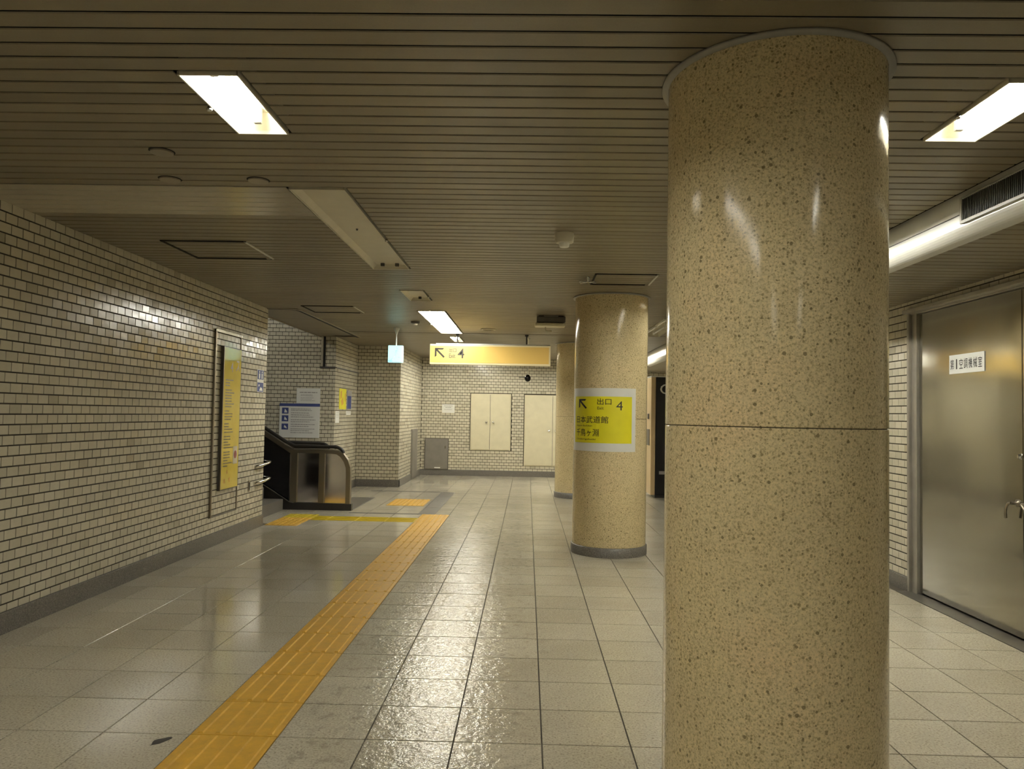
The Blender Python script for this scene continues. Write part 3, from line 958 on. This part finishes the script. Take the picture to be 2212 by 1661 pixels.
for z, lab in ((.81, 'upper steel handrail end curling round the corner of the left wall'), (.605, 'lower steel handrail end curling round the corner of the left wall')):
    t = thing('handrail', (XL, 9.75, z), lab, 'handrail', 'stair handrails')
    MB().tube([(XL + .012, 9.40, z - .035), (XL + .05, 9.43, z - .03), (XL + .075, 9.55, z - .015), (XL + .078, 9.68, z - .002), (XL + .06, 9.78, z),
               (XL - .02, 9.80, z), (-3.9, 9.80, z), (-6.9, 9.80, z + 1.75)], .018, 10).build('rail', M['chrome'], t)
    MB().lathe(0, 0, [(.028, 0), (.028, .012)], 14)
    MB().tube([(XL - .12, 9.80, z), (XL - .12, 9.80, z - .05), (XL - .12, YE - .006, z - .06)], .009, 8).build('bracket', M['bronze'], t)

t = thing('added_shaft_light', (-5.2, 11.4, 3.6), 'added unseen strip light under the rising ceiling above the escalator', 'light')  # out-of-view lamp, added to brighten the wall and notices behind the escalator
MB().prism([(-4.6, 3.50), (-5.9, 4.26), (-5.9, 4.20), (-4.6, 3.44)], lambda x, z: (x, 11.3, z), lambda x, z: (x, 11.5, z)).build('housing', M['white'], t)
for yy in (11.4,): MB().tube([(-4.65, yy, 3.43), (-5.85, yy, 4.135)], .0165, 12).build('tube', M['tube'], t)

# ------------------------------------------------------------------ stairs beside the escalator
t = thing('staircase', (-3.5, 10.4, 0), 'dark staircase rising to the left between the wall and the escalator', 'stairs')
for k in range(12):
    x1 = -3.60 - k * .29
    MB().box(x1 - .31, x1, YE + .02, 11.22, k * .165 - .02, (k + 1) * .165, .004).build('step', M['granite'], t)

# ------------------------------------------------------------------ escalator
ES = .62                                   # slope
t = thing('escalator', (-3.0, 11.9, 0), 'steel escalator with black handrails rising to the left beyond the wall', 'escalator')
xs, XT = -3.53, -7.2
EY0, EY1 = 11.30, 12.45
up = lambda x: ES * max(0, xs - x)


def side(y0, y1, dx, XT):
    before = set(t.children)
    # plinth and dark outer cladding
    b = MB().prism([(-2.60, .0), (-2.60, .10), (xs, .11), (XT, .11 + up(XT)), (XT, up(XT) - .6), (-4.5, 0)], lambda x, z: (x, y0, z), lambda x, z: (x, y1, z))
    b.build('plinth', M['rubber'], t)
    b = MB().prism([(xs - .02, .115), (XT, .115 + up(XT)), (XT, .86 + up(XT)), (xs - .02, .86)], lambda x, z: (x, y0 + .03, z), lambda x, z: (x, y1 - .02, z))
    b.build('sloping_panel', M['gloss'], t)
    for a, c in ((-3.43, -3.10), (-3.02, -2.69)):
        top = [(c, .86), (a, .86)] if c < -2.8 else [(c, .60), (c - .03, .70), (c - .09, .80), (c - .17, .86), (a, .86)]
        MB().prism([(a, .10), (c, .10)] + top, lambda x, z: (x, y0 + .03, z), lambda x, z: (x, y1 - .02, z)).build('steel_panel', M['panel'], t)
    for a, c in ((-3.53, -3.425), (-3.105, -3.015)):
        MB().box(a, c, y0, y1, .10, .87, .006).build('post', M['bronze'], t)
    # end post and curved top rail, one bent bar
    path = [(XT, .875 + up(XT)), (xs, .875), (-2.92, .875), (-2.83, .865), (-2.76, .82), (-2.70, .74), (-2.665, .64), (-2.66, .52), (-2.66, .10)]
    n = []
    for i, (x, z) in enumerate(path):
        a, c = path[max(0, i - 1)], path[min(len(path) - 1, i + 1)]
        d = Vector((c[0] - a[0], c[1] - a[1])).normalized(); n.append(Vector((-d.y, d.x)) * .033)
    out = [(x + q.x, z + q.y) for (x, z), q in zip(path, n)] + [(x - q.x, z - q.y) for (x, z), q in reversed(list(zip(path, n)))]
    MB().prism(out, lambda x, z: (x, y0 - .004, z), lambda x, z: (x, y1 + .004, z)).build('top_rail', M['bronze'], t)
    # thin bright line under the handrail and the handrail itself
    yc = (y0 + y1) / 2
    hp = [(XT, .955 + up(XT)), (xs - .1, .950 + ES * .1), (xs + .05, .946), (-2.90, .943), (-2.84, .937), (-2.79, .915), (-2.76, .885), (-2.75, .85)]
    MB().tube([(x, yc, z) for x, z in hp], .026, 10).build('handrail', M['rubber'], t)
    MB().tube([(x, y0 + .004, z - .048) for x, z in hp[1:6]], .009, 6).build('trim_line', M['chrome'], t)
    MB().tube([(XT, y0 - .004, .115 + up(XT)), (xs, y0 - .004, .115), (xs + .06, y0 - .004, .105)], .007, 6).build('trim_line', M['plate'], t)
    if dx:
        for o in set(t.children) - before: o.location.x += dx


side(EY0, EY0 + .09, 0, XT)
side(EY1, EY1 + .09, -.52, XT + .52)
for k in range(14):
    x1 = -2.98 - k * .40
    z = 0.004 if k < 2 else (k - 1) * .40 * ES
    MB().box(x1 - .40, x1, EY0 + .10, EY1 - .01, z - .25, z, .004).build('step', M['darkgrey'], t)
MB().box(-2.98, -2.60, EY0 + .12, EY1 + .62, -.006, .005, .002).build('landing_plate', M['plate'], t)
for x, y in ((-2.74, EY0 + .16), (-2.70, EY1 - .16)):
    pass

# ------------------------------------------------------------------ notices by the escalator
t = thing('notice_board', (-4.0, YA, 1.05), 'large white notice with three blue safety pictograms behind the escalator', 'sign')
MB().box(-4.355, -3.645, YA - .022, YA - .004, 1.0, 1.60, .003).build('board', M['paper'], t)
MB().box(-4.355, -3.645, YA - .024, YA - .004, 1.55, 1.60, .003).build('header', M['blue'], t)
nf = lambda x, z: (x, YA - .0245, z)
for k, z in enumerate((1.42, 1.285, 1.14)):
    q = MB().box(-4.31, -4.195, YA - .0235, YA - .021, z, z + .105).build('pictogram', M['blue'], t)
    L = MB(); L.add([nf(-4.27, z + .02 + .01 * k), nf(-4.215, z + .02), nf(-4.225, z + .05), nf(-4.26, z + .085)], [(0, 1, 2, 3)]); L.build('figure', M['paper'], q)
L = MB(); bars(L, [(-4.15, random.uniform(-3.85, -3.70), z, .011) for z in (1.50, 1.475, 1.43, 1.395, 1.36, 1.31, 1.275, 1.23, 1.195, 1.15, 1.12, 1.085)], nf)
L.build('small_print', M['greyprint'], t)['kind'] = 'stuff'
t = thing('notice_paper', (-3.85, YA, 1.6), 'smaller white paper notice just above the large notice', 'sign')
MB().box(-4.065, -3.645, YA - .012, YA - .006, 1.604, 1.872, .001).build('paper', M['paper'], t)
nf2 = lambda x, z: (x, YA - .0125, z)
L = MB(); bars(L, [(-4.01, -3.70, 1.79, .016)] + [(-3.99, random.uniform(-3.8, -3.72), z, .008) for z in (1.755, 1.735, 1.70, 1.675, 1.65)], nf2); L.build('small_print', M['greyprint'], t)['kind'] = 'stuff'
t = thing('yellow_poster', (XA, 13.8, 1.52), 'bright yellow poster on the side wall right of the escalator', 'poster')
MB().box(XA, XA + .006, 13.55, 14.06, 1.515, 1.89, .001).build('sheet', M['yprint'], t)
wf = lambda y, z: (XA + .0075, y, z)
L = MB()
for q in ([(13.62, 1.83), (13.72, 1.86), (13.72, 1.72), (13.62, 1.70)], [(13.66, 1.66), (13.80, 1.74), (13.86, 1.62), (13.74, 1.58)], [(13.95, 1.80), (14.02, 1.82), (14.02, 1.66), (13.97, 1.66)]):
    L.add([wf(*p) for p in q], [(3, 2, 1, 0)])
L.build('print_blocks', M['orange'], t)
t = thing('blue_poster', (XA, 14.3, 1.52), 'narrow bluish poster beside the bright yellow one', 'poster')
MB().box(XA, XA + .005, 14.13, 14.50, 1.51, 1.87, .001).build('sheet', M['greyprint'], t)
MB().box(XA + .005, XA + .0068, 14.17, 14.46, 1.53, 1.77).build('picture', M['blue'], t)
t = thing('paper_slip', (XA, 13.45, 1.28), 'tall white paper slip under the yellow poster', 'paper')
MB().box(XA, XA + .004, 13.31, 13.58, 1.27, 1.48, .001).build('sheet', M['paper'], t)
L = MB(); bars(L, [(13.35, 13.54, z, .006) for z in (1.45, 1.42, 1.40, 1.37)], lambda y, z: (XA + .0052, y, z)); L.build('small_print', M['greyprint'], t)['kind'] = 'stuff'
t = thing('paper_slip', (XA, 14.3, 1.43), 'pale paper slip under the narrow bluish poster', 'paper')
MB().box(XA, XA + .004, 14.10, 14.46, 1.41, 1.485, .001).build('sheet', M['paper'], t)
L = MB(); bars(L, [(14.14, 14.42, z, .006) for z in (1.465, 1.445)], lambda y, z: (XA + .0052, y, z)); L.build('small_print', M['greyprint'], t)['kind'] = 'stuff'

# ------------------------------------------------------------------ back wall things
def double_cabinet(x0, x1, xm, z0, z1, zk, label):
    t = thing('wall_cabinet', ((x0 + x1) / 2, YB, z0), label, 'cabinet')
    MB().box(x0, x1, YB - .012, YB + .02, z0, z1, .003).build('frame', M['cream'], t)
    _seam(t, xm, z0, z1)
    for a, c, xk in ((x0 + .02, xm - .004, xm - .085), (xm + .004, x1 - .02, xm + .075)):
        d = MB().box(a, c, YB - .028, YB - .012, z0 + .022, z1 - .022, .004).build('door', M['cream'], t)
        k = MB().lathe(0, 0, [(.012, 0), (.012, .018), (.026, .022), (.028, .034), (.020, .044), (.006, .047)], 16)
        k.v = [(xk + a_, YB - .028 - z_, zk + b_) for a_, b_, z_ in k.v]; k.build('knob', M['orange'] if False else M['chrome'], d)


def _seam(t, xm, z0, z1): MB().box(xm - .004, xm + .004, YB - .020, YB - .011, z0 + .022, z1 - .022).build('centre_gap', M['plate'], t)


double_cabinet(-1.352, -.393, -.888, .609, 1.958, 1.280, 'cream double-door wall cabinet left of the far pillar')
double_cabinet(-.072, .912, .60, .257, 1.948, 1.100, 'taller cream double-door cabinet partly behind the far pillar')
t = thing('meter_box', (-2.15, YB, .14), 'grey steel box door low on the back wall', 'box')
MB().box(-2.432, -1.876, YB - .03, YB + .02, .142, .868, .004).build('frame', M['grey'], t)
d = MB().box(-2.415, -1.893, YB - .044, YB - .03, .158, .852, .004).build('door', M['grey'], t)
MB().box(-2.19, -2.05, YB - .046, YB - .043, .17, .195).build('label_plate', M['paper'], d)
MB().box(-1.955, -1.925, YB - .052, YB - .043, .64, .70, .003).build('latch', M['chrome'], d)
t = thing('niche_panel', (XN, 16.95, .1), 'grey narrow steel door on the niche side wall', 'panel')
MB().box(XN, XN + .025, 16.55, 17.32, .02, 1.108, .004).build('frame', M['grey'], t)
MB().box(XN + .025, XN + .037, 16.58, 17.29, .05, 1.08, .004).build('door', M['grey'], t)
t = thing('wall_notice', (-1.89, YB, 1.49), 'small white notice on the back wall above the grey box', 'sign')
MB().box(-2.04, -1.738, YB - .01, YB - .002, 1.486, 1.690, .001).build('sheet', M['paper'], t)
L = MB(); bars(L, [(-1.99, -1.79, 1.645, .012), (-1.96, -1.82, 1.61, .012), (-1.99, -1.80, 1.56, .008)], lambda x, z: (x, YB - .0115, z)); L.build('small_print', M['greyprint'], t)['kind'] = 'stuff'

# ------------------------------------------------------------------ black machine behind the middle pillar
t = thing('vending_machine', (2.75, 14.4, 0), 'tall black machine with a beige front standing beyond the middle pillar', 'machine')
MB().box(2.36, 3.20, 14.0, 14.55, .05, 2.235, .012).build('body', M['gloss'], t)
MB().box(2.36, 3.18, 14.02, 14.53, 0, .05).build('plinth', M['rubber'], t)
fp = MB().box(2.275, 2.36, 14.005, 14.545, .05, 2.215, .012).build('front_door', M['beige'], t)
MB().box(2.262, 2.276, 14.22, 14.36, 1.44, 1.54, .004).build('coin_slot', M['darkgrey'], fp)
MB().box(2.264, 2.276, 14.15, 14.42, .95, 1.25, .004).build('tray', M['plate'], fp)
MB().box(2.27, 3.2, 13.99, 14.56, 2.215, 2.235, .004).build('top_edge', M['alu'], t)
L = MB(); vf = lambda x, z: (x, 13.9985, z)
write(L, 'Ca', (2.435, 1.90, 2.78, 2.09), vf, .0); L.build('lettering', M['paper'], t)
L = MB(); bars(L, [(2.43, 2.72, .43, .06)], vf); L.build('small_print', M['greyprint'], t)['kind'] = 'stuff'

# ------------------------------------------------------------------ door sign
t = thing('door_sign', (XR + .03, 5.9, 1.87), 'white room-name plate with black characters on the steel door', 'sign')
pl = MB().box(XR + .032, XR + .038, 5.70, 6.168, 1.870, 2.020, .001).build('plate', M['paper'], t)
gf = lambda u, z: (XR + .0312, 6.168 - u, z)
wd = .468 / 7.4
for k, chx in enumerate('第1空調機械室'):
    u = .018 + k * .0625
    line(pl, M['black'], chx, (u + .018, 1.905, u + .034, 1.985) if chx == '1' else (u, 1.905, u + .050, 1.985), gf, 0 if chx == '1' else .004)

# ------------------------------------------------------------------ tactile paving
X0S, X1S = TX0 - 4 * TS, TX0 - 3 * TS
t = thing('tactile_path', (-1.309, 5, 0), 'yellow ribbed tactile guide path running along the grey floor', 'paving')
me_t = me_b = None
for j in range(-6, 17):
    y0 = TY0 + j * TS
    if me_t is None:
        o = MB().box(X0S + .002, X1S - .002, y0 + .0025, y0 + TS - .0025, -.008, .0015, .0012).build('tactile_tile', M['tact'], t); me_t = o.data; oy = y0
        b = MB()
        base = o
    else:
        o = bpy.data.objects.new('tactile_tile', me_t); COL.objects.link(o); o.parent = t; o.location = (0, y0 - oy, 0)
    for k in range(5):
        xc = X0S + TS * (k + .5) / 5
        if me_b is None:
            w0, w1, h = .0135, .0085, .0062; ya, yb = y0 + .012, y0 + TS - .012; z = .0015
            vs = [(xc - w0, ya, z), (xc + w0, ya, z), (xc + w0, yb, z), (xc - w0, yb, z), (xc - w1, ya + .006, z + h), (xc + w1, ya + .006, z + h), (xc + w1, yb - .006, z + h), (xc - w1, yb - .006, z + h)]
            q = MB().add(vs, [(4, 5, 6, 7), (0, 1, 5, 4), (1, 2, 6, 5), (2, 3, 7, 6), (3, 0, 4, 7)]).build('raised_bar', M['tact'], o); me_b = q.data; bx, by = xc, y0
        else:
            q = bpy.data.objects.new('raised_bar', me_b); COL.objects.link(q); q.parent = o; q.location = (xc - bx, 0, 0)


def dot_tile(parent, x0, x1, y0, y1, nx, ny, mat, zb=.002):
    o = MB().box(x0 + .002, x1 - .002, y0 + .002, y1 - .002, -.008, zb, .001).build('warning_tile', mat, parent)
    d = MB()
    for a in range(nx):
        for c in range(ny):
            d.lathe(x0 + (x1 - x0) * (a + .5) / nx, y0 + (y1 - y0) * (c + .5) / ny, [(.0175, zb), (.013, zb + .005), (.006, zb + .0058)], 8)
    q = d.build('raised_dots', mat, o); q['kind'] = 'stuff'


t = thing('tactile_junction', (-1.309, 10.48, 0), 'dotted yellow tactile tile at the far end of the guide path', 'paving')
dot_tile(t, X0S, X1S, 10.2795 + .4, 10.6795 + .4 - .0, 5, 5, M['tact'])
dot_tile(t, X0S, X1S, 10.2795, 10.6795, 5, 5, M['tact'])
t = thing('tactile_branch', (-2.2, 10.48, 0), 'narrow fresh yellow tactile path branching left towards the stairs', 'paving')
x = X0S
while x > -2.93:
    x2 = max(x - TS, -2.935)
    o = MB().box(x2 + .002, x - .002, 10.2815, 10.6775, -.008, .0015, .0012).build('tactile_tile', M['tact2'], t)
    for k in range(5):
        yc = 10.2795 + TS * (k + .5) / 5
        if x - x2 > .1: MB().box(x2 + .012, x - .012, yc - .012, yc + .012, .0015, .007, .003).build('raised_bar', M['tact2'], o)
    x = x2
t = thing('stair_warning', (-3.15, 10.3, 0), 'dotted yellow warning tiles at the foot of the stairs', 'paving')
for k in range(3):
    dot_tile(t, XL + .02, -2.937, 9.73 + k * .36, 9.73 + (k + 1) * .36, 6, 5, M['tact'] if k < 2 else M['tact2'], .005)
t = thing('escalator_warning', (-1.9, 12.6, 0), 'dotted yellow warning tiles before the escalator landing', 'paving')
for a in range(2):
    for c in range(3):
        dot_tile(t, -2.22 + a * .30, -1.92 + a * .30, 12.05 + c * .30, 12.35 + c * .30, 4, 4, M['tact'], .005)

# floor channels around the escalator landing
t = thing('floor_channel', (-1.44, 12.6, 0), 'grey metal floor cover strip beyond the end of the tactile path', 'cover')
for k in range(4):
    MB().box(-1.56, -1.325, 11.08 + k * .78, 11.08 + (k + 1) * .78 - .008, -.004, .004, .0015).build('cover_plate', M['plate'], t)
MB().box(-1.575, -1.56, 11.06, 14.22, -.004, .005).build('edge', M['darkgrey'], t)
for y, x0, lab in ((11.10, -2.58, 'thin dark metal line across the floor in front of the escalator'), (14.22, -2.9, 'thin dark metal line across the floor beyond the escalator')):
    t = thing('floor_line', (-2, y, 0), lab, 'strip')
    MB().box(x0, -1.56, y - .025, y - .012, -.004, .003).build('edge', M['darkgrey'], t)
    MB().box(x0, -1.56, y + .012, y + .025, -.004, .003).build('edge', M['darkgrey'], t)
    MB().box(x0, -1.56, y - .012, y + .012, -.004, .002).build('cover_plate', M['plate'], t)

bpy.data.objects.remove(_fo); bpy.data.curves.remove(_fc)
